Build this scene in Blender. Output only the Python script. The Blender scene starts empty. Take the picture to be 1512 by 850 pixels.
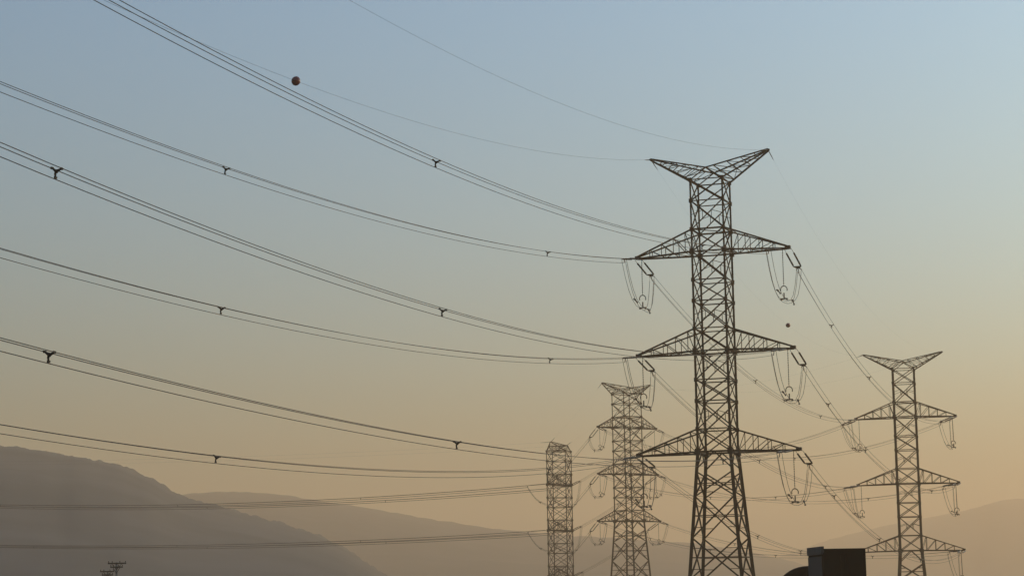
import bpy, math, random
from mathutils import Vector, Matrix, noise

random.seed(7)
S = bpy.context.scene
COL = S.collection
R = math.radians

# ------------------------------------------------------------------ camera
F_PX, PITCH, ROLL, EYE = 3100.0, R(8.5), 0.0165, Vector((0.0, 0.0, 1.6))
_f = Vector((0, math.cos(PITCH), math.sin(PITCH)))
_r0 = Vector((1, 0, 0))
_u0 = Vector((0, -math.sin(PITCH), math.cos(PITCH)))
_r = _r0 * math.cos(ROLL) - _u0 * math.sin(ROLL)
_u = _u0 * math.cos(ROLL) + _r0 * math.sin(ROLL)
cam = bpy.data.cameras.new("camera")
cam_o = bpy.data.objects.new("camera", cam)
COL.objects.link(cam_o)
cam_o.matrix_world = Matrix(((_r.x, _u.x, -_f.x, EYE.x), (_r.y, _u.y, -_f.y, EYE.y), (_r.z, _u.z, -_f.z, EYE.z), (0, 0, 0, 1)))
cam.sensor_fit = 'HORIZONTAL'
cam.sensor_width = 36.0
cam.lens = 36.0 * F_PX / 1512.0
cam.clip_start = 0.1
cam.clip_end = 40000
S.camera = cam_o


def ray(x, y):
    return _f + _r * ((x - 756) / F_PX) + _u * ((425 - y) / F_PX)


def spot(x, y, depth):
    """World point seen at photo pixel (x, y) at the given distance along +Y."""
    d = ray(x, y)
    return EYE + d * (depth / d.y)


# ------------------------------------------------------------------ world, sun, exposure
SUN_AZ, SUN_EL = R(57), R(12.5)          # azimuth measured from the view axis (+Y) towards +X
W = bpy.data.worlds.new("World")
S.world = W
W.use_nodes = True
nt = W.node_tree
nt.nodes.clear()
out = nt.nodes.new('ShaderNodeOutputWorld')
bg = nt.nodes.new('ShaderNodeBackground')
sky = nt.nodes.new('ShaderNodeTexSky')
sky.sky_type = 'NISHITA'
sky.sun_disc = False
sky.sun_elevation = SUN_EL
sky.sun_rotation = SUN_AZ
sky.altitude = 0
sky.air_density = 1.3
sky.dust_density = 4.0
sky.ozone_density = 3.5
tint = nt.nodes.new('ShaderNodeMix')       # one even tint over the whole sky
tint.data_type = 'RGBA'
tint.blend_type = 'MULTIPLY'
tint.inputs['Factor'].default_value = 1.0
tint.inputs['B'].default_value = (0.73, 1.20, 1.46, 1)
nt.links.new(sky.outputs['Color'], tint.inputs['A'])
nt.links.new(tint.outputs['Result'], bg.inputs['Color'])
bg.inputs['Strength'].default_value = 0.15
nt.links.new(bg.outputs['Background'], out.inputs['Surface'])

sun = bpy.data.lights.new("sun", 'SUN')
sun.energy = 3.2
sun.angle = R(0.5)
sun.color = (1.0, 0.74, 0.5)
sun_o = bpy.data.objects.new("sun", sun)
COL.objects.link(sun_o)
_sd = Vector((math.sin(SUN_AZ) * math.cos(SUN_EL), math.cos(SUN_AZ) * math.cos(SUN_EL), math.sin(SUN_EL)))
sun_o.rotation_euler = _sd.to_track_quat('Z', 'Y').to_euler()
sun_o.location = (200, 100, 150)

S.view_settings.view_transform = 'Standard'
S.view_settings.look = 'None'
S.view_settings.exposure = 0.12
S.view_settings.gamma = 1.0
S.view_settings.use_curve_mapping = False
S.render.engine = 'CYCLES'
S.cycles.volume_bounces = 1
S.cycles.max_bounces = 6

HAZE_DENSITY = 5.2e-4
HAZE_COLOUR = (0.97, 0.69, 0.43, 1)
HAZE_TOP = 300.0


# ------------------------------------------------------------------ materials
def mat(name, base, rough=0.6, metal=0.0, var=0.0, scale=3.0, base2=None, bump=0.0, spec=0.5):
    m = bpy.data.materials.new(name)
    m.use_nodes = True
    t = m.node_tree
    b = t.nodes['Principled BSDF']
    b.inputs['Roughness'].default_value = rough
    b.inputs['Metallic'].default_value = metal
    b.inputs['Specular IOR Level'].default_value = spec
    b.inputs['Base Color'].default_value = (*base, 1)
    if base2 is not None or var:
        tc = t.nodes.new('ShaderNodeTexCoord')
        n = t.nodes.new('ShaderNodeTexNoise')
        n.inputs['Scale'].default_value = scale
        n.inputs['Detail'].default_value = 6
        mx = t.nodes.new('ShaderNodeMix')
        mx.data_type = 'RGBA'
        mx.inputs['A'].default_value = (*base, 1)
        c2 = base2 if base2 is not None else tuple(c * (1 - var) for c in base)
        mx.inputs['B'].default_value = (*c2, 1)
        rp = t.nodes.new('ShaderNodeValToRGB')
        rp.color_ramp.elements[0].position = 0.38
        rp.color_ramp.elements[1].position = 0.64
        t.links.new(tc.outputs['Object'], n.inputs['Vector'])
        t.links.new(n.outputs['Fac'], rp.inputs['Fac'])
        t.links.new(rp.outputs['Color'], mx.inputs['Factor'])
        t.links.new(mx.outputs['Result'], b.inputs['Base Color'])
        if bump:
            bp = t.nodes.new('ShaderNodeBump')
            bp.inputs['Strength'].default_value = bump
            t.links.new(n.outputs['Fac'], bp.inputs['Height'])
            t.links.new(bp.outputs['Normal'], b.inputs['Normal'])
    return m


M_STEEL = mat("weathered_steel", (0.012, 0.0125, 0.012), 0.8, 0.0, 0, 1.3, (0.007, 0.0065, 0.006), spec=0.15)
M_CABLE = mat("aluminium_cable", (0.050, 0.047, 0.043), 0.75, 0.0, 0, 2.0, (0.034, 0.031, 0.029), spec=0.2)
M_FITTING = mat("dark_fitting", (0.018, 0.017, 0.016), 0.7, 0.0, 0.3, 6, spec=0.2)
M_INSUL = mat("brown_porcelain", (0.022, 0.015, 0.012), 0.4, 0.0, 0.3, 6, spec=0.3)
M_BALL = mat("red_marker_paint", (0.22, 0.045, 0.030), 0.32, 0.0, 0.25, 5, spec=0.5)
M_CONCRETE = mat("pole_concrete", (0.16, 0.15, 0.14), 0.85, 0, 0.25, 4)
M_WOOD = mat("crossarm_timber", (0.035, 0.028, 0.022), 0.8, 0, 0.3, 6)
M_GROUND = mat("dry_ground", (0.080, 0.070, 0.052), 0.95, 0, 0, 0.05, (0.050, 0.052, 0.032), 0.4)
M_ROAD = mat("asphalt", (0.055, 0.054, 0.052), 0.9, 0, 0.25, 0.8)
M_PAINT = mat("road_paint", (0.7, 0.69, 0.64), 0.7, 0, 0.2, 5)
M_SCRUB = mat("hillside_scrub", (0.044, 0.043, 0.040), 0.95, 0, 0, 0.02, (0.078, 0.068, 0.062), 0.5)
M_BLACKBOX = mat("black_box_paint", (0.005, 0.005, 0.005), 0.85, 0, 0.2, 2, spec=0.1)
M_GREYBOX = mat("grey_box_paint", (0.013, 0.014, 0.015), 0.7, 0, 0.2, 2)
M_TRIM = mat("box_trim", (0.034, 0.034, 0.031), 0.7, 0, 0.2, 2)
M_TANK = mat("tank_paint", (0.006, 0.006, 0.007), 0.9, 0, 0.2, 2, spec=0.1)
M_RUBBER = mat("tyre_rubber", (0.02, 0.02, 0.02), 0.85, 0, 0.2, 8)
M_GLASS = mat("cab_glass", (0.02, 0.025, 0.03), 0.08, 0, 0.1, 2)
M_LAMP = mat("lamp_plastic", (0.35, 0.03, 0.02), 0.3, 0, 0.1, 4)


# ------------------------------------------------------------------ mesh helpers
class MB:
    def __init__(self):
        self.v, self.f = [], []

    def add(self, vs, fs):
        k = len(self.v)
        self.v += [tuple(p) for p in vs]
        self.f += [tuple(i + k for i in q) for q in fs]

    def box(self, c, s, rot=None):
        c = Vector(c)
        vs = []
        for dz in (-1, 1):
            for dx, dy in ((-1, -1), (1, -1), (1, 1), (-1, 1)):
                p = Vector((dx * s[0] / 2, dy * s[1] / 2, dz * s[2] / 2))
                vs.append(c + (rot @ p if rot else p))
        self.add(vs, [(3, 2, 1, 0), (4, 5, 6, 7), (0, 1, 5, 4), (1, 2, 6, 5), (2, 3, 7, 6), (3, 0, 4, 7)])

    def bar(self, a, b, w, d=None):
        a, b = Vector(a), Vector(b)
        z = b - a
        L = z.length
        if L < 1e-6:
            return
        q = frame(z)
        self.box((a + b) / 2, (w, d or w, L), q)

    def tube(self, pts, rad, n=5, cap=True):
        pts = [Vector(p) for p in pts]
        rads = rad if isinstance(rad, (list, tuple)) else [rad] * len(pts)
        vs, fs = [], []
        for i, p in enumerate(pts):
            t = pts[min(i + 1, len(pts) - 1)] - pts[max(i - 1, 0)]
            q = frame(t)
            for k in range(n):
                a = 2 * math.pi * k / n
                vs.append(p + q @ Vector((math.cos(a) * rads[i], math.sin(a) * rads[i], 0)))
        for i in range(len(pts) - 1):
            for k in range(n):
                fs.append((i * n + k, i * n + (k + 1) % n, (i + 1) * n + (k + 1) % n, (i + 1) * n + k))
        if cap:
            fs.append(tuple(range(n - 1, -1, -1)))
            fs.append(tuple((len(pts) - 1) * n + k for k in range(n)))
        self.add(vs, fs)

    def lathe(self, prof, n=8, c=(0, 0, 0), rot=None):
        c = Vector(c)
        vs, fs = [], []
        for r_, z_ in prof:
            for k in range(n):
                a = 2 * math.pi * k / n
                p = Vector((r_ * math.cos(a), r_ * math.sin(a), z_))
                vs.append(c + (rot @ p if rot else p))
        for i in range(len(prof) - 1):
            for k in range(n):
                fs.append((i * n + k, i * n + (k + 1) % n, (i + 1) * n + (k + 1) % n, (i + 1) * n + k))
        fs.append(tuple(range(n - 1, -1, -1)))
        fs.append(tuple((len(prof) - 1) * n + k for k in range(n)))
        self.add(vs, fs)

    def mesh(self, name, m, smooth=False):
        me = bpy.data.meshes.new(name)
        me.from_pydata(self.v, [], self.f)
        me.materials.append(m)
        if smooth:
            for p in me.polygons:
                p.use_smooth = True
        me.update()
        return me


def frame(z):
    z = Vector(z).normalized()
    up = Vector((0, 0, 1)) if abs(z.z) < 0.95 else Vector((0, 1, 0))
    x = up.cross(z).normalized()
    y = z.cross(x)
    return Matrix((x, y, z)).transposed()


def put(name, me, parent=None, mw=None, loc=None, kind=None, label=None):
    o = bpy.data.objects.new(name, me)
    COL.objects.link(o)
    if parent is not None:
        o.parent = parent
    if mw is not None:
        o.matrix_basis = mw
    elif loc is not None:
        o.location = loc
    if kind:
        o['kind'] = kind
    if label:
        o['label'] = label
    return o


def thing(name, label, cat, loc, group=None, rz=0.0):
    o = bpy.data.objects.new(name, None)
    COL.objects.link(o)
    o.location = loc
    o.rotation_euler = (0, 0, rz)
    o.empty_display_size = 0.5
    o['label'] = label
    o['category'] = cat
    if group:
        o['group'] = group
    return o


# ------------------------------------------------------------------ shared unit pieces
def angle_mesh():
    """Unit-length steel angle section along +Z, legs of width 1."""
    t = 0.16
    pr = [(-.5, -.5), (.5, -.5), (.5, -.5 + t), (-.5 + t, -.5 + t), (-.5 + t, .5), (-.5, .5)]
    b = MB()
    vs = [(x, y, z) for z in (0, 1) for x, y in pr]
    fs = [(i, (i + 1) % 6, 6 + (i + 1) % 6, 6 + i) for i in range(6)]
    fs += [(3, 2, 1, 0), (5, 4, 3, 0), (6, 7, 8, 9), (6, 9, 10, 11)]
    b.add(vs, fs)
    return b.mesh("steel_angle", M_STEEL)


ANGLE = angle_mesh()


def bar(name, parent, org, a, b, w):
    a, b = Vector(a), Vector(b)
    z = b - a
    L = z.length
    q = frame(z)
    rt = Matrix.Rotation(random.choice((0, 1, 2, 3)) * math.pi / 2, 3, 'Z')
    m3 = q @ rt @ Matrix.Diagonal((w, w, L))
    mw = m3.to_4x4()
    mw.translation = a - org
    return put(name, ANGLE, parent, mw)


# ------------------------------------------------------------------ lattice tower
LEVELS = (0.0, -9.13, -18.26)
PANELS = (6.65, 4.69, 2.05, 0.0, -2.62, -4.55, -7.08, -9.13, -11.75, -13.68, -16.21, -18.26)
TALL = {(4.69, 2.05), (0.0, -2.62), (-4.55, -7.08), (-9.13, -11.75), (-13.68, -16.21)}


class Tower:
    def __init__(self, name, label, c, yaw, s, half, base_z, bw=1.0, zs=1.0, flare=0.155, earth_half=5.55, rise=2.5, redundant=True):
        self.c, self.s, self.zs = Vector(c), s, zs
        a = R(yaw)
        self.u = Vector((math.cos(a), math.sin(a), 0))
        self.v = Vector((-math.sin(a), math.cos(a), 0))
        self.half, self.eh = half, earth_half
        org = Vector((c.x, c.y, base_z))
        t = self.root = thing(name, label, "transmission tower", org, "lattice transmission towers")
        self.org = org
        zb = (base_z - c.z) / zs                       # ground in local height
        l3 = LEVELS[2]

        def width(z):
            return s if z >= l3 else s + flare * (l3 - z) * zs
        self.width = width

        def P(i, j, z):
            w = width(z) / 2
            return self.c + self.u * (i * w) + self.v * (j * w) + Vector((0, 0, z * zs))
        self.P = P
        corners = ((-1, -1), (1, -1), (1, 1), (-1, 1))
        # legs
        for i, j in corners:
            b = MB()
            for z0, z1, w in ((6.65, 0, .13), (0, l3 / 2, .15), (l3 / 2, l3, .17), (l3, zb, .25)):
                p, q = P(i, j, z0) - org, P(i, j, z1) - org
                if w > .2:                              # heavy built-up lower leg: two angles laced together
                    e = self.u * (-i * .0) + self.v * (-j * .0)
                    b.bar(p + e, q + e, w * bw)
                else:
                    b.bar(p, q, w * bw)
            put('leg', b.mesh('leg', M_STEEL), t)
        # body panels
        lower = [l3 - 4.0, l3 - 7.7, l3 - 11.4]
        while lower[-1] - 3.0 > zb + 1.5:
            lower.append(lower[-1] - 3.6)
        lower = [z for z in lower if z > zb + 1.2] + [zb]
        plates = MB()

        def plate(p, sz):
            rot = Matrix((self.u, self.v, Vector((0, 0, 1)))).transposed()
            plates.box(p - org, (sz, sz, sz * 1.3), rot)
        for k in range(len(PANELS) - 1):
            z0, z1 = PANELS[k], PANELS[k + 1]
            for q in range(4):
                A, B = corners[q], corners[(q + 1) % 4]
                a0, b0, a1, b1 = P(*A, z0), P(*B, z0), P(*A, z1), P(*B, z1)
                main = q in (0, 2)
                wd = .095 if main else .08
                bar('diagonal_brace', t, org, a0, b1, wd * bw)
                bar('diagonal_brace', t, org, b0, a1, wd * bw)
                bar('horizontal_strut', t, org, a0, b0, (.12 if z0 in (0.0, LEVELS[1], 2.05) else .09) * bw)
                if redundant and main and (z0, z1) in TALL:
                    for fr in (.36, .64):
                        m = a0.lerp(b0, fr)
                        n_ = a1.lerp(b1, fr)
                        lo, hi = min(fr, 1 - fr), max(fr, 1 - fr)
                        bar('redundant_bar', t, org, m.lerp(n_, lo), m.lerp(n_, hi), .05 * bw)
                        bar('redundant_bar', t, org, a0.lerp(a1, .5) if fr < .5 else b0.lerp(b1, .5), m.lerp(n_, lo), .045 * bw)
            for A in corners:
                plate(P(*A, z0), (.34 if z0 in (0.0, LEVELS[1]) else .24) * bw)
        for A in corners:
            plate(P(*A, l3), .40 * bw)
        for q in range(4):
            A, B = corners[q], corners[(q + 1) % 4]
            bar('horizontal_strut', t, org, P(*A, l3), P(*B, l3), .15 * bw)
            mid = (P(*A, l3) + P(*B, l3)) / 2
            zq = l3 - 1.5
            bar('diagonal_brace', t, org, mid, P(*A, zq), .10 * bw)
            bar('diagonal_brace', t, org, mid, P(*B, zq), .10 * bw)
            prev = zq - .3
            for z in lower:
                a0, b0, a1, b1 = P(*A, prev), P(*B, prev), P(*A, z), P(*B, z)
                bar('diagonal_brace', t, org, a0, b1, .11 * bw)
                bar('diagonal_brace', t, org, b0, a1, .11 * bw)
                zc = prev + (z - prev) * (width(prev) / (width(prev) + width(z)))
                bar('horizontal_strut', t, org, P(*A, zc), P(*B, zc), .07 * bw)
                if redundant:
                    for (d0, d1, e0, e1) in ((a0, b1, a0, a1), (b0, a1, b0, b1)):
                        for fr in (.25, .75):
                            bar('redundant_bar', t, org, d0.lerp(d1, fr), (e0 if fr < .5 else d1).lerp((e1 if fr < .5 else (b0 if d1 == b1 else a0)), fr if fr < .5 else 1 - fr), .05 * bw)
                prev = z
        bar('horizontal_strut', t, org, P(-1, -1, 2.05), P(1, 1, 2.05), .06 * bw)
        bar('horizontal_strut', t, org, P(-1, -1, 0), P(1, 1, 0), .06 * bw)
        # feet
        for A in corners:
            b = MB()
            p = P(*A, zb) - org
            b.lathe([(.55, -.9), (.55, .15), (.42, .3)], 10, (p.x, p.y, p.z))
            put('concrete_footing', b.mesh('concrete_footing', M_CONCRETE), t)
        # crossarms
        self.tip = {}
        for lv, z in enumerate(LEVELS):
            for sd in (-1, 1):
                tip = self.c + self.u * (sd * half[lv]) + Vector((0, 0, z * zs))
                self.tip[(sd, lv)] = tip
                self.arm('cross_arm', t, [P(sd, -1, z + 2.05), P(sd, 1, z + 2.05), P(sd, -1, z), P(sd, 1, z)], tip, bw, 4, False)
        for sd in (-1, 1):
            tip = self.c + self.u * (sd * earth_half) + Vector((0, 0, (6.65 + rise) * zs))
            self.tip[(sd, 'e')] = tip
            n0, n1 = self.c + self.v * (-s / 2) + Vector((0, 0, 7.7 * zs)), self.c + self.v * (s / 2) + Vector((0, 0, 7.7 * zs))
            self.arm('earth_wire_arm', t, [n0, n1, P(sd, -1, 6.65), P(sd, 1, 6.65)], tip, bw * .9, 4, True)
            for nn, j in ((n0, -1), (n1, 1)):
                bar('ridge_bar', t, org, nn, P(sd, j, 6.65), .09 * bw)
        bar('ridge_bar', t, org, n0, n1, .08 * bw)
        me = plates.mesh('joint_plating', M_STEEL)
        put('joint_plating', me, t, kind='stuff')

    def arm(self, name, t, roots, tip, bw, n, fan):
        org = self.org
        b = MB()
        ends = []
        sp = self.v * .14
        for k, p in enumerate(roots):
            e = tip + (sp if k % 2 else -sp) + Vector((0, 0, .10 if k < 2 else -.10)) * (1 if not fan else .6)
            ends.append(e)
            b.bar(p - org, e - org, (.13 if k >= 2 else .11) * bw)
        rot = Matrix((self.u, self.v, Vector((0, 0, 1)))).transposed()
        k = .6 if fan else 1.0
        b.box(tip - org, (.42 * bw * k, .40 * bw * k, .26 * bw * k), rot)
        part = put(name, b.mesh(name, M_STEEL), t)
        # web members as sub-parts
        fr = [(k + .55) / (n + .6) for k in range(n)]
        for j in (0, 1):
            up0, up1, lo0, lo1 = roots[j], ends[j], roots[2 + j], ends[2 + j]
            prev = (up0 if not fan else lo0)
            for k, g in enumerate(fr):
                U, L = up0.lerp(up1, g), lo0.lerp(lo1, g)
                if not fan:
                    if g < .9:
                        bar('web_bar', part, org, U, L, .06 * bw)
                        nxt = lo0.lerp(lo1, fr[k - 1]) if k else lo0
                        bar('web_bar', part, org, U, nxt, .055 * bw)
                else:
                    bar('web_bar', part, org, U, L, .06 * bw)
                    nxt = up0.lerp(up1, fr[k - 1]) if k else up0
                    bar('web_bar', part, org, L, nxt, .055 * bw)
        for k, g in enumerate(fr[:-1]):
            a0, a1 = roots[2].lerp(ends[2], g), roots[3].lerp(ends[3], g)
            bar('web_bar', part, org, a0, a1, .06 * bw)
            g0 = fr[k - 1] if k else 0
            pa = (roots[2].lerp(ends[2], g0), roots[3].lerp(ends[3], g0))[k % 2]
            bar('web_bar', part, org, pa, (a1, a0)[k % 2], .05 * bw)
            c0, c1 = roots[0].lerp(ends[0], g), roots[1].lerp(ends[1], g)
            bar('web_bar', part, org, c0, c1, .05 * bw)


def ground_at(x, y):
    return 0.0


c1 = spot(1051.3, 373, 190)
T1 = Tower('lattice_tower', "tallest dark lattice tower, nearest of all, with three arm levels and a winged top", c1, -19.2, 3.0, (7.05, 7.2, 7.4), -0.2, 1.14)
c2 = spot(1336.6, 615.7, 294)
T2 = Tower('lattice_tower', "slim lattice tower at the right with winged top, beyond the dark box truck", c2, -13.5, 2.95, (6.85, 6.9, 7.2), -0.2, 1.06, 1.015, .155, 5.45, 2.2)
c3 = spot(926, 631, 413)
T3 = Tower('lattice_tower', "wide hazy lattice tower showing its winged top behind the tallest tower's left arms", c3, 31.2, 4.1, (6.8, 6.95, 7.2), -0.2, 1.25, 1.0, .13, 5.65, 1.95)
c4 = spot(826, 715, 440)
T4 = Tower('lattice_tower', "leftmost hazy lattice tower seen end-on with its arms foreshortened against the body", c4, 71.3, 4.1, (6.8, 6.95, 7.2), -0.2, 1.2, 1.04, .08, 5.4, 1.55)


# ------------------------------------------------------------------ insulators, cables
STR_L = 3.2


def stack_mesh():
    b = MB()
    prof = [(.03, 0)]
    n = 17
    for k in range(n):
        z = .12 + k * (STR_L - .24) / n
        prof += [(.03, z), (.085, z + .045), (.075, z + .085), (.03, z + .12)]
    prof += [(.03, STR_L)]
    b.lathe(prof, 7)
    return b.mesh('disc_stack', M_INSUL)


def rod_mesh():
    b = MB()
    prof = [(.02, 0)]
    n = 14
    for k in range(n):
        z = .12 + k * (STR_L - .24) / n
        prof += [(.025, z), (.06, z + .05), (.025, z + .09)]
    prof += [(.02, STR_L)]
    b.lathe(prof, 7)
    return b.mesh('rod_insulator', M_INSUL)


def yoke_mesh(w):
    b = MB()
    b.add([(-w, -.03, 0), (w, -.03, 0), (.16, -.03, .42), (-.16, -.03, .42), (-w, .03, 0), (w, .03, 0), (.16, .03, .42), (-.16, .03, .42)],
          [(0, 1, 2, 3), (7, 6, 5, 4), (0, 4, 5, 1), (1, 5, 6, 2), (2, 6, 7, 3), (3, 7, 4, 0)])
    return b.mesh('yoke_plate', M_FITTING)


def ring_mesh():
    b = MB()
    pts = [(.30 * math.cos(a), 0, .12 + .34 * math.sin(a)) for a in [math.pi * (-.12 + 1.24 * k / 12) for k in range(13)]]
    b.tube(pts, .045, 5)
    return b.mesh('corona_ring', M_FITTING)


def clamp_mesh():
    b = MB()
    b.box((0, 0, 0), (.62, .12, .10))
    b.box((0, 0, .28), (.10, .08, .5))
    b.box((-.26, 0, -.06), (.12, .30, .14))
    b.box((.26, 0, -.06), (.12, .30, .14))
    return b.mesh('suspension_clamp', M_FITTING)


def spacer_mesh():
    """Three-armed bundle spacer; local X across the line, Z up."""
    b = MB()
    for (x, z) in ((-.225, 0), (.225, 0), (0, -.39)):
        m = Vector((x * .45 + (.04 if z < 0 else 0), 0, -.13 + (z + .13) * .45))
        b.tube([(0, 0, -.13), m, (x, 0, z)], [.075, .055, .038], 6)
        b.box((x, 0, z), (.085, .14, .10))
    b.lathe([(.05, -.04), (.085, -.025), (.085, .025), (.05, .04)], 8, (0, 0, -.13), Matrix.Rotation(math.pi / 2, 3, 'X'))
    return b.mesh('spacer', M_FITTING)


STACK, ROD, YOKE, RING, CLAMP, SPACER = stack_mesh(), rod_mesh(), yoke_mesh(.40), ring_mesh(), clamp_mesh(), spacer_mesh()
OFFS = (Vector((-.225, 0, 0)), Vector((.225, 0, 0)), Vector((0, 0, -.39)))


def place(name, me, parent, org, pos, zdir, xdir=None, scale=1.0):
    z = Vector(zdir).normalized()
    if xdir is None:
        q = frame(z)
    else:
        y = z.cross(Vector(xdir)).normalized()
        x = y.cross(z)
        q = Matrix((x, y, z)).transposed()
    mw = (q @ Matrix.Diagonal((scale, scale, scale))).to_4x4()
    mw.translation = Vector(pos) - org
    return put(name, me, parent, mw)


class Span:
    """A sagging span: plan direction d from P0, height a*t + b*t^2, length L."""
    def __init__(self, P0, d, a, b, L):
        self.p, self.d, self.a, self.b, self.L = Vector(P0), Vector(d).normalized(), a, b, L
        self.x = Vector((self.d.y, -self.d.x, 0))
        self.tilt = 0.0          # slight twist of the bundle about its own axis

    def at(self, t):
        return self.p + self.d * t + Vector((0, 0, self.a * t + self.b * t * t))

    @staticmethod
    def between(P0, P1, b):
        e = P1 - P0
        L = math.hypot(e.x, e.y)
        return Span(P0, (e.x, e.y, 0), e.z / L - b * L, b, L)

    def tangent(self, t):
        return (self.d + Vector((0, 0, self.a + 2 * self.b * t))).normalized()

    def reverse(self):
        q = self.at(self.L)
        return Span(q, -self.d, -(self.a + 2 * self.b * self.L), self.b, self.L)


TL = 4.7      # plan length of a tension set


def tension_set(sp, label, width=.34):
    """Twin insulator strings between arm tip and conductor bundle; returns end point and direction."""
    e = sp.at(TL)
    dr = (e - sp.p).normalized()
    L = (e - sp.p).length
    t = thing('tension_insulator', label, 'insulator', sp.p, 'twin tension insulator strings')
    o = sp.p
    x = sp.x
    b = MB()
    for s in (-1, 1):
        b.bar(x * (s * width * .92), dr * .92 + x * (s * width), .03)
    put('link', b.mesh('link', M_FITTING), t)
    for s in (-1, 1):
        place('disc_stack', STACK, t, o, sp.p + dr * .90 + x * (s * width), dr)
    place('yoke_plate', YOKE, t, o, sp.p + dr * (.90 + STR_L), dr, x)
    b = MB()
    up = x.cross(dr)
    if up.z < 0:
        up = -up
    for q in OFFS:
        b.bar(dr * (STR_L + 1.25), dr * L + x * q.x + Vector((0, 0, q.z)), .06)
    put('dead_end_clamp', b.mesh('dead_end_clamp', M_FITTING), t)
    return e


def conductor_bundle(sp, t0, t1, spacers, label, rad=.0175, n=48, group='triple conductor bundles'):
    t = thing('conductor_bundle', label, 'power line', sp.at(t0), group)
    o = sp.at(t0)
    for q in OFFS:
        b = MB()
        pts = []
        for k in range(n + 1):
            s = t0 + (t1 - t0) * k / n
            pts.append(sp.at(s) - o + sp.x * (q.x - q.z * sp.tilt) + Vector((0, 0, q.z + q.x * sp.tilt)))
        b.tube(pts, rad, 5)
        put('conductor', b.mesh('conductor', M_CABLE, True), t)
    for s in spacers:
        jit = random.uniform(-.07, .07)
        up = Vector((0, 0, 1)) - sp.x * (sp.tilt + jit)
        place('spacer', SPACER, t, o, sp.at(s), up, sp.x, .84)
    return t


def jumper(T, sd, lv, eA, spA, eB, spB, name_arm, low=4.35, hang=1.1, susp=True):
    """Suspension string near the arm tip with the jumper loop under it."""
    tip = T.tip[(sd, lv)]
    top = tip - T.u * (sd * hang) + Vector((0, 0, -.12))
    bot = top - Vector((0, 0, low))
    if susp:
        t = thing('suspension_insulator', f"slender insulator with ring hanging under the {name_arm}", 'insulator', top, 'hanging jumper insulators')
        b = MB()
        b.bar((0, 0, 0), (0, 0, -.26), .05)
        put('link', b.mesh('link', M_FITTING), t)
        place('rod_insulator', ROD, t, top, top - Vector((0, 0, .22)), (0, 0, -1), T.u, 1.0)
        place('corona_ring', RING, t, top, top - Vector((0, 0, .65 + STR_L)), (0, 0, 1), T.u)
        place('suspension_clamp', CLAMP, t, top, bot + Vector((0, 0, .05)), (0, 0, 1), T.u, 1.0)
    j = thing('jumper_cable', f"looping jumper cables passing under the {name_arm}", 'jumper cable', bot, 'jumper loops under the arms')
    q0, q1 = eA, eB

    def path(f):
        pts = []
        for k in range(7):                       # incoming side
            h = (k / 6) ** 1.5
            g = 1 - (1 - h) ** 2.5
            pts.append(Vector((q0.x + (bot.x - q0.x) * h, q0.y + (bot.y - q0.y) * h, q0.z + (bot.z - q0.z) * g)))
        for k in range(5, -1, -1):               # outgoing side
            h = (k / 6) ** 1.9
            g = 1 - (1 - h) ** 4.5
            pts.append(Vector((q1.x + (bot.x - q1.x) * h, q1.y + (bot.y - q1.y) * h, q1.z + (bot.z - q1.z) * g)))
        return pts
    base = path(0)
    for q in OFFS:
        b = MB()
        pts = []
        for k, p in enumerate(base):
            x = spA.x if k <= 6 else -spB.x
            xx = spA.x * (1 - k / 12) - spB.x * (k / 12)
            dn = T.u * sd
            pts.append(p - bot + xx.normalized() * q.x + Vector((0, 0, q.z * .6)) + dn * (q.z * .35))
        b.tube(pts, .021, 5)
        put('conductor', b.mesh('conductor', M_CABLE, True), j)
    for k in (4, 8):
        p = base[k]
        place('spacer', SPACER, j, bot, p, (base[k] - base[k + 1] if k == 4 else base[k] - base[k - 1]).cross(T.v) * 1.0 + Vector((0, 0, .6)), T.v, 1.0)


ARMN = {(-1, 0): "upper left arm", (1, 0): "upper right arm", (-1, 1): "middle left arm", (1, 1): "middle right arm",
        (-1, 2): "bottom left arm", (1, 2): "bottom right arm"}
WHO = {1: "tallest tower", 2: "slim right-hand tower", 3: "wide hazy tower", 4: "leftmost tower"}
LV = ("top", "middle", "bottom")

# span from the tallest tower to the left, over the viewer
d_left = Vector((-math.sin(R(19.2)), -math.cos(R(19.2)), 0))
LEFT = {(-1, 0): (-.1443, .00068), (1, 0): (-.1630, .00075), (-1, 1): (-.1258, .00065), (1, 1): (-.1466, .00074),
        (-1, 2): (-.1126, .00064), (1, 2): (-.1036, .00056)}
LSP = {(-1, 0): (26.7, 83.3, 140, 185), (1, 0): (28.7, 85.5, 126, 170), (-1, 1): (26.1, 83.5, 140, 185), (1, 1): (28, 85.2, 122.6, 170),
       (-1, 2): (26.4, 83.6, 140, 185), (1, 2): (25.5, 83.9, 123.2, 170)}
BMR = {(-1, 0): .00136, (1, 0): .00184, (-1, 1): .00125, (1, 1): .0017, (-1, 2): .00104, (1, 2): .0015}
BRB = {(-1, 0): .0014, (1, 0): .0014, (-1, 1): .00085, (1, 1): .0009, (-1, 2): .00072, (1, 2): .00072}
MSP = {(-1, 0): (47, 62, 84), (1, 0): (20, 41, 64), (-1, 1): (48, 86), (1, 1): (16, 36, 58, 84), (-1, 2): (47, 70), (1, 2): (16, 41, 70)}
HUE = {(-1, 0): "left-hand upper", (1, 0): "right-hand upper", (-1, 1): "left-hand middle", (1, 1): "right-hand middle", (-1, 2): "left-hand lower", (1, 2): "right-hand lower"}

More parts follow.
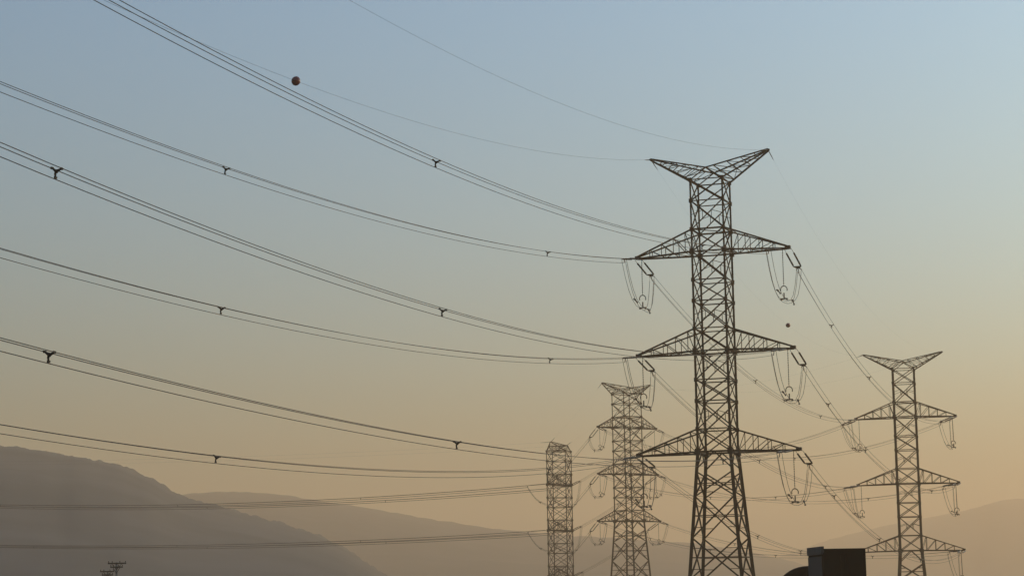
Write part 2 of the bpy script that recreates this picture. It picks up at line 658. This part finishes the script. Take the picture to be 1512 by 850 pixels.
for key in ARMN:
    sd, lv = key
    arm = ARMN[key]
    tip1, tip2, tip3, tip4 = T1.tip[key], T2.tip[key], T3.tip[key], T4.tip[key]
    side = 'left' if sd < 0 else 'right'
    # tallest tower, left span
    a, b = LEFT[key]
    s0 = Span(tip1 - Vector((0, 0, .1)) - T1.u * (.8 if sd > 0 else 0), d_left, a, b, 205)
    s0.tilt = .22 if sd < 0 else .12
    e0 = tension_set(s0, f"dark twin insulators pulling left off the {arm} of the {WHO[1]}")
    conductor_bundle(s0, TL, 205, LSP[key], f"long cable bundle sagging leftward from the {arm} of the {WHO[1]}", n=64)
    # tallest to right-hand tower
    s1 = Span.between(tip1 - Vector((0, 0, .15)), tip2 - Vector((0, 0, .1)), BMR[key])
    e1 = tension_set(s1, f"dark twin insulators slanting down rightward from the {arm} of the {WHO[1]}")
    conductor_bundle(s1, TL, s1.L - TL, MSP[key], f"cable bundle dipping from the {arm} of the {WHO[1]} to the slim tower")
    jumper(T1, sd, lv, e0, s0, e1, s1, f"{arm} of the {WHO[1]}", hang=.35 if sd < 0 else .5, low=4.6)
    r1 = s1.reverse()
    e2 = tension_set(r1, f"twin insulators facing the tallest tower on the {arm} of the {WHO[2]}")
    # right-hand tower to wide tower
    s2 = Span.between(tip2 - Vector((0, 0, .12)), tip3 - Vector((0, 0, .1)), BRB[key])
    e3 = tension_set(s2, f"twin insulators pointing left and away from the {arm} of the {WHO[2]}")
    conductor_bundle(s2, TL, s2.L - TL, (30, 58, 88), f"faint cable bundle between the {arm} of slim right-hand tower and wide tower")
    jumper(T2, sd, lv, e3, s2, e2, r1, f"{arm} of the {WHO[2]}", hang=.4)
    r2 = s2.reverse()
    e4 = tension_set(r2, f"faint twin insulators facing right on the {arm} of the {WHO[3]}")
    # wide tower to leftmost tower
    s3 = Span.between(tip3 - Vector((0, 0, .12)), tip4 - Vector((0, 0, .1)), .0022)
    e5 = tension_set(s3, f"faint twin insulators slanting left from the {arm} of the {WHO[3]}")
    conductor_bundle(s3, TL, s3.L - TL, (15,), f"short steep cable bundle linking the {arm} of wide and leftmost towers", n=16)
    jumper(T3, sd, lv, e4, r2, e5, s3, f"{arm} of the {WHO[3]}", hang=.3)
    r3 = s3.reverse()
    nf = 'near' if sd < 0 else 'far'
    arm4 = f"{LV[lv]} {nf} arm"
    e6 = tension_set(r3, f"faint twin insulators rising rightward from the {arm4} of the {WHO[4]}")
    # leftmost tower to the left
    dl = Vector((math.cos(R(170)), math.sin(R(170)), 0))
    a4, b4 = {0: (-.066, .00045), 1: (-.0455, .00034), 2: (-.04, .0003)}[lv]
    s4 = Span(tip4 - Vector((0, 0, .1)), dl, a4, b4, 150)
    e7 = tension_set(s4, f"faint twin insulators running level leftward from the {arm4} of the {WHO[4]}")
    conductor_bundle(s4, TL, 150, (40, 80, 120), f"hazy level cable bundle running left from the {arm4} of the {WHO[4]}", rad=.042)
    jumper(T4, sd, lv, e7, s4, e6, r3, f"{arm4} of the {WHO[4]}", low=4.2, hang=.6)

# ------------------------------------------------------------------ earth wires and marker balls


def earth_wire(sp, t0, t1, label, rad=.0075, n=48, clamp0=True, clamp1=False):
    t = thing('earth_wire', label, 'earth wire', sp.at(t0), 'thin earth wires at the tower tops')
    o = sp.at(t0)
    b = MB()
    b.tube([sp.at(t0 + (t1 - t0) * k / n) - o for k in range(n + 1)], rad, 4)
    put('wire', b.mesh('wire', M_CABLE, True), t)
    for on, ta, tb in ((clamp0, t0, t0 + 2.2), (clamp1, t1, t1 - 2.2)):
        if on:
            b = MB()
            b.tube([sp.at(ta) - o, sp.at((ta + tb) / 2) - o, sp.at(tb) - o], [.035, .045, .02], 5)
            put('strain_clamp', b.mesh('strain_clamp', M_FITTING), t)
    return t


def marker_ball(p, d, label, rad=.262):
    t = thing('marker_ball', label, 'marker ball', p, 'aircraft warning balls on the earth wires')
    q = frame(d)
    for s in (1, -1):
        b = MB()
        prof = [(rad * math.cos(a), s * rad * math.sin(a)) for a in [math.pi / 2 * k / 8 for k in range(8)]] + [(.03, s * rad)]
        prof[0] = (rad, s * .004)
        b.lathe(prof, 24, (0, 0, 0), q)
        put('hemisphere', b.mesh('hemisphere', M_BALL, True), t)
    b = MB()
    b.lathe([(rad * 1.0, -.02), (rad * 1.05, -.018), (rad * 1.05, .018), (rad, .02)], 24, (0, 0, 0), q)
    put('flange', b.mesh('flange', M_BALL), t)
    b = MB()
    for s in (-1, 1):
        b.tube([q @ Vector((0, 0, s * (rad - .02))), q @ Vector((0, 0, s * (rad + .16)))], .035, 6)
    put('wire_clamp', b.mesh('wire_clamp', M_FITTING), t)


eL = Span(T1.tip[(-1, 'e')], d_left, -.2030, .00088, 205)
eR = Span(T1.tip[(1, 'e')], d_left, -.2067, .00089, 205)
earth_wire(eL, 0, 205, "thin earth wire running left off the lower winged tip, carrying the red ball")
earth_wire(eR, 0, 205, "thin faint earth wire rising left from the higher winged tip of the tallest tower")
tb = 77.5
marker_ball(eL.at(tb), eL.tangent(tb), "round red marker ball, dark on its left and brighter on its sunlit right")
for sd, nm in ((-1, 'left'), (1, 'right')):
    s_ = Span.between(T1.tip[(sd, 'e')], T2.tip[(sd, 'e')], .00163)
    earth_wire(s_, 0, s_.L, f"thin earth wire descending between the {nm} winged tips of tallest and slim towers", .003, clamp1=True)
    if sd < 0:
        eM = s_
    s_ = Span.between(T2.tip[(sd, 'e')], T3.tip[(sd, 'e')], .0008)
    earth_wire(s_, 0, s_.L, f"barely visible earth wire between the {nm} winged tips of slim and wide towers", .004, clamp1=True)
    s_ = Span.between(T3.tip[(sd, 'e')], T4.tip[(sd, 'e')], .001)
    earth_wire(s_, 0, s_.L, f"barely visible short earth wire from {nm} tip of wide tower to leftmost tower", .004, 16, clamp1=True)
    s_ = Span(T4.tip[(sd, 'e')], (math.cos(R(170)), math.sin(R(170)), 0), -.03, .0002, 150)
    nf = 'near' if sd < 0 else 'far'
    earth_wire(s_, 0, 150, f"barely visible earth wire running left from the {nf} tip of the leftmost tower", .006)
bestt = min((abs((EYE - eM.at(k * .25)).length * 0 + (lambda v: 756 + F_PX * v.dot(_r) / v.dot(_f))(eM.at(k * .25) - EYE) - 1163.5), k * .25) for k in range(4, 400))[1]
marker_ball(eM.at(bestt), eM.tangent(bestt), "small dark marker ball hanging in the sky right of the tallest tower's middle arms")


# ------------------------------------------------------------------ ground, hills
def ground_sheet():
    b = MB()
    n = 72
    rings = [0, 15, 40, 90, 180, 350, 700, 1300, 2200, 3600, 5200, 7000]
    vs = [(0, 1500 * 0, 0)]
    for r_ in rings[1:]:
        for k in range(n):
            a = 2 * math.pi * k / n
            vs.append((r_ * math.cos(a), r_ * math.sin(a), 0))
    fs = [(0, 1 + k, 1 + (k + 1) % n) for k in range(n)]
    for i in range(len(rings) - 2):
        for k in range(n):
            fs.append((1 + i * n + k, 1 + (i + 1) * n + k, 1 + (i + 1) * n + (k + 1) % n, 1 + i * n + (k + 1) % n))
    b.add(vs, fs)
    put('ground', b.mesh('ground', M_GROUND), kind='structure')


ground_sheet()


def hill(name, dist, pts, depth_front, depth_back, step, rough, seed, rows=22):
    """Ridge whose skyline passes through the given photo pixels at the given distance."""
    prof = []
    for x, y in pts:
        d = ray(x, y)
        az = math.atan2(d.x, d.y)
        el = d.z / math.hypot(d.x, d.y)
        prof.append((az, max(el * dist + EYE.z, 0)))
    n = int((prof[-1][0] - prof[0][0]) * dist / step)

    def hgt(az):
        for (a0, h0), (a1, h1) in zip(prof, prof[1:]):
            if az <= a1:
                g = (az - a0) / (a1 - a0)
                return h0 + (h1 - h0) * g
        return prof[-1][1]

    def hs(az):
        w = .0035
        return sum(hgt(min(max(az + k * w / 2, prof[0][0]), prof[-1][0])) for k in (-2, -1, 0, 1, 2)) / 5
    rr = [-depth_front + (depth_front) * (k / (rows * .65)) for k in range(int(rows * .65) + 1)]
    rr += [depth_back * (k + 1) / int(rows * .35) for k in range(int(rows * .35))]
    vs, fs = [], []
    for i in range(n + 1):
        az = prof[0][0] + (prof[-1][0] - prof[0][0]) * i / n
        H = hs(az)
        for q, r_ in enumerate(rr):
            g = 1 - abs(r_) / (depth_front if r_ < 0 else depth_back)
            g = max(g, 0)
            s = g * g * (3 - 2 * g) * .55 + g * .45
            D = dist + r_
            x, y = math.sin(az) * D, math.cos(az) * D
            nz = noise.fractal(Vector((x * .012 + seed, y * .012, 0)), 1.0, 2.0, 4)
            fz = noise.noise(Vector((x * .16, y * .16, seed))) * .7 + noise.noise(Vector((x * .45, y * .45, seed))) * .5
            z = H * s * (1 + .20 * nz * (1 - g) * (g > 0)) + rough * fz * max(0, (g - .8) / .2)
            vs.append((x, y, z - 2.0 * (1 - g) - .6 * (g == 0)))
    m = len(rr)
    for i in range(n):
        for q in range(m - 1):
            fs.append((i * m + q, (i + 1) * m + q, (i + 1) * m + q + 1, i * m + q + 1))
    b = MB()
    b.add(vs, fs)
    put(name, b.mesh(name, M_SCRUB, True), kind='structure')


hill('near_hill', 1130, [(-900, 700), (-500, 640), (-200, 648), (0, 659), (40, 664), (66, 667), (90, 674), (120, 675), (150, 683), (181, 688), (197, 696), (222, 704), (240, 716),
                         (262, 728), (285, 736), (320, 746), (360, 757), (400, 768), (440, 779), (475, 792), (505, 806), (540, 828), (580, 855), (640, 905)], 700, 600, 0.9, 2.3, 3.1)
hill('middle_hill', 2500, [(-400, 690), (0, 715), (180, 738), (250, 732), (290, 727), (330, 725), (370, 726), (410, 729), (450, 735), (500, 743), (560, 752), (620, 763), (680, 773), (740, 781), (800, 786), (860, 791),
                           (940, 796), (1020, 801), (1100, 812), (1180, 830), (1260, 870), (1330, 905)], 1100, 700, 8.0, 1.8, 8.4)
hill('far_mountain', 4300, [(1000, 905), (1080, 855), (1150, 822), (1220, 797), (1290, 779), (1340, 768), (1375, 762), (1400, 757), (1425, 753), (1445, 748), (1465, 740), (1485, 737), (1520, 734), (1600, 727), (1750, 725), (1950, 735), (2200, 760)],
     1500, 900, 10.0, 2.2, 5.7)


# ------------------------------------------------------------------ distribution poles
def insulator_pin():
    b = MB()
    b.lathe([(.02, 0), (.025, .04), (.06, .05), (.065, .09), (.04, .10), (.055, .11), (.045, .15), (.02, .17)], 8)
    return b.mesh('pin_insulator', M_INSUL)


PIN = insulator_pin()


def utility_pole(px, ytop, dist, label, arms, lean=0.0):
    top = spot(px, ytop, dist)
    H = top.z
    t = thing('utility_pole', label, 'utility pole', (top.x, top.y, 0), 'utility poles before the hill')
    b = MB()
    b.tube([(0, 0, -.5), (0, 0, H * .5), (0, 0, H)], [.16, .135, .115], 12)
    put('shaft', b.mesh('shaft', M_CONCRETE, True), t)
    for dz, wl, wr in arms:
        b = MB()
        b.box(((wr - wl) / 2, -.20, H - dz), (wl + wr, .12, .13))
        b.bar((-wl * .55, -.22, H - dz - .05), (0, -.17, H - dz - .6), .05)
        b.bar((wr * .55, -.22, H - dz - .05), (0, -.17, H - dz - .6), .05)
        am = put('crossarm', b.mesh('crossarm', M_WOOD), t)
        for f_ in (-.92, -.5, .35, .92):
            put('pin_insulator', PIN, am, loc=((f_ * wl if f_ < 0 else f_ * wr), -.20, H - dz + .065))
    b = MB()
    b.lathe([(.15, 0), (.19, .02), (.19, .8), (.15, .84)], 10, (.28, 0, H - 2.2))
    put('transformer', b.mesh('transformer', M_FITTING), t)


utility_pole(172.5, 829.5, 205, "taller utility pole with two crossarms, sunlit on its right side", ((.10, .82, .95), (.46, .58, .62)))
utility_pole(159.5, 842.0, 225, "shorter dark utility pole just left of the taller pole, two crossarms", ((.08, .80, .70), (.44, .60, .58)))


# ------------------------------------------------------------------ road and trucks
def truck_wheels(t, ys, half_w, r_=.42):
    for y in ys:
        for s in (-1, 1):
            b = MB()
            rot = Matrix.Rotation(math.pi / 2, 3, 'Y')
            b.lathe([(r_ * .6, -.14), (r_ * .95, -.14), (r_, -.09), (r_, .09), (r_ * .95, .14), (r_ * .6, .14)], 20, (0, 0, 0), rot)
            w = put('wheel', b.mesh('wheel', M_RUBBER), t, loc=(s * half_w, y, r_))
            b = MB()
            b.lathe([(.05, -.10), (r_ * .58, -.10), (r_ * .58, .10), (.05, .12)], 14, (0, 0, 0), rot)
            put('rim', b.mesh('rim', M_GREYBOX), w)


HEAD = R(4.5)                        # heading turned left of +Y; local +Y is forwards


def box_truck():
    Wd, Ln = 1.83, 2.6
    near = spot(1213.0, 809.5, 86.0)          # rear left top corner, nearest to the viewer
    H = near.z
    t = thing('box_truck', "black box-bodied truck with a grey left side, its top standing above the frame's edge", 'truck', (0, 0, 0.012), None, HEAD)
    rot = Matrix.Rotation(HEAD, 3, 'Z')
    c = Vector((near.x, near.y, 0)) - rot @ Vector((-Wd / 2, 0, 0))
    t.location = (c.x, c.y, 0.012)
    b = MB()
    b.box((0, Ln / 2, (H + .95) / 2), (Wd - .03, Ln - .02, H - .95 - .02))
    put('cargo_box', b.mesh('cargo_box', M_BLACKBOX), t)
    b = MB()
    b.box((-Wd / 2 + .008, Ln / 2, (H + .95) / 2 - .14), (.03, Ln - .04, H - .95 - .34))
    put('side_panel', b.mesh('side_panel', M_GREYBOX), t)
    b = MB()                                   # raised cap along the left side
    b.box((-Wd / 2 + .03, Ln / 2, H - .075), (.13, Ln + .03, .32))
    put('top_rail', b.mesh('top_rail', M_TRIM), t)
    for s in (-1, 1):
        b = MB()
        b.box((s * Wd / 4, -.02, (H + .95) / 2 - .05), (Wd / 2 - .10, .04, H - .95 - .22))
        dr = put('rear_door', b.mesh('rear_door', M_BLACKBOX), t)
        b = MB()
        b.bar((s * .14, -.07, 1.1), (s * .14, -.07, H - .3), .04)
        put('lock_rod', b.mesh('lock_rod', M_BLACKBOX), dr)
    b = MB()
    b.box((0, Ln / 2 + .6, .72), (1.0, Ln + 2.2, .22))
    put('chassis', b.mesh('chassis', M_FITTING), t)
    b = MB()                                   # cab ahead of the box
    b.add([(-.85, Ln + .15, .55), (.85, Ln + .15, .55), (.85, Ln + 1.85, .55), (-.85, Ln + 1.85, .55),
           (-.85, Ln + .15, 2.3), (.85, Ln + .15, 2.3), (.82, Ln + 1.25, 2.3), (-.82, Ln + 1.25, 2.3),
           (-.85, Ln + 1.85, 1.35), (.85, Ln + 1.85, 1.35)],
          [(3, 2, 1, 0), (4, 5, 6, 7), (0, 1, 5, 4), (7, 6, 9, 8), (8, 9, 2, 3), (1, 2, 9, 6, 5), (0, 4, 7, 8, 3)])
    cab = put('cab', b.mesh('cab', M_TANK), t)
    b = MB()
    b.add([(-.74, Ln + 1.31, 2.24), (.74, Ln + 1.31, 2.24), (.78, Ln + 1.83, 1.42), (-.78, Ln + 1.83, 1.42)], [(0, 1, 2, 3)])
    for v in range(4):
        b.v[v] = (b.v[v][0], b.v[v][1] + .02, b.v[v][2] + .012)
    put('windscreen', b.mesh('windscreen', M_GLASS), cab)
    for s in (-1, 1):
        b = MB()
        b.box((s * .75, -.03, .80), (.22, .06, .14))
        put('tail_light', b.mesh('tail_light', M_LAMP), t)
    truck_wheels(t, (.75, Ln + 1.1), Wd / 2 - .18)


HEAD_T = R(-9)


def tank_truck():
    c = spot(1193.0, 835.0, 92.0)
    a, bb, Ln = 1.40, 1.10, 5.0
    zc = c.z - bb
    t = thing('tank_truck', "dark round-topped tank truck peeking out left of the black box truck", 'truck', (c.x, c.y, 0.012), None, HEAD_T)
    b = MB()
    n = 40
    vs, fs = [], []
    prof = [(0, .90), (.06, .97), (.18, 1.0), (Ln - .18, 1.0), (Ln - .06, .97), (Ln, .90)]
    for y, k in prof:
        for q in range(n):
            g = 2 * math.pi * q / n
            vs.append((a * k * math.cos(g), y, zc + bb * k * math.sin(g)))
    for i in range(len(prof) - 1):
        for q in range(n):
            fs.append((i * n + q, (i + 1) * n + q, (i + 1) * n + (q + 1) % n, i * n + (q + 1) % n))
    fs.append(tuple(range(n)))
    fs.append(tuple((len(prof) - 1) * n + q for q in range(n - 1, -1, -1)))
    b.add(vs, fs)
    tk = put('tank', b.mesh('tank', M_TANK, False), t)
    b = MB()
    b.box((0, Ln / 2 + .9, zc - bb + .02), (1.0, Ln + 2.6, .24))
    put('chassis', b.mesh('chassis', M_FITTING), t)
    b = MB()
    b.add([(-1.1, Ln + .3, .5), (1.1, Ln + .3, .5), (1.1, Ln + 2.1, .5), (-1.1, Ln + 2.1, .5),
           (-1.1, Ln + .3, 2.4), (1.1, Ln + .3, 2.4), (1.05, Ln + 1.6, 2.4), (-1.05, Ln + 1.6, 2.4),
           (-1.1, Ln + 2.1, 1.4), (1.1, Ln + 2.1, 1.4)],
          [(3, 2, 1, 0), (4, 5, 6, 7), (0, 1, 5, 4), (7, 6, 9, 8), (8, 9, 2, 3), (1, 2, 9, 6, 5), (0, 4, 7, 8, 3)])
    put('cab', b.mesh('cab', M_TANK), t)
    b = MB()
    b.bar((-.5, -.03, zc - .7), (-.5, -.03, zc + .85), .05)
    b.bar((-.1, -.03, zc - .7), (-.1, -.03, zc + .85), .05)
    for k in range(5):
        b.bar((-.5, -.03, zc - .6 + k * .34), (-.1, -.03, zc - .6 + k * .34), .035)
    put('ladder', b.mesh('ladder', M_TANK), t)
    for s in (-1, 1):
        b = MB()
        b.box((s * .8, .25, .62), (.2, .08, .14))
        put('tail_light', b.mesh('tail_light', M_LAMP), t)
    truck_wheels(t, (.9, 2.0, Ln + 1.2), 1.0, .46)


box_truck()
tank_truck()


def road():
    rot = Matrix.Rotation(HEAD, 3, 'Z')
    c = Vector((13.2, 90, 0))
    for name, x0, x1, y0, y1, z, m in (('road', -5.5, 4.5, -160, 400, .004, M_ROAD), ('road_marking', -5.2, -5.05, -160, 400, .008, M_PAINT), ('road_marking', 4.05, 4.2, -160, 400, .008, M_PAINT)):
        b = MB()
        b.add([c + rot @ Vector(p) + Vector((0, 0, z)) for p in ((x0, y0, 0), (x1, y0, 0), (x1, y1, 0), (x0, y1, 0))], [(0, 1, 2, 3)])
        put(name, b.mesh(name, m), kind='structure')


road()


# ------------------------------------------------------------------ haze
def haze():
    m = bpy.data.materials.new("haze_air")
    m.use_nodes = True
    t = m.node_tree
    t.nodes.clear()
    o = t.nodes.new('ShaderNodeOutputMaterial')
    v = t.nodes.new('ShaderNodeVolumePrincipled')
    v.inputs['Color'].default_value = HAZE_COLOUR
    v.inputs['Density'].default_value = HAZE_DENSITY
    v.inputs['Anisotropy'].default_value = 0.33
    t.links.new(v.outputs['Volume'], o.inputs['Volume'])
    b = MB()
    b.box((0, 0, (HAZE_TOP - 4) / 2), (14600, 14600, HAZE_TOP + 4))
    me = b.mesh('haze', m)
    put('haze', me, kind='stuff')


haze()
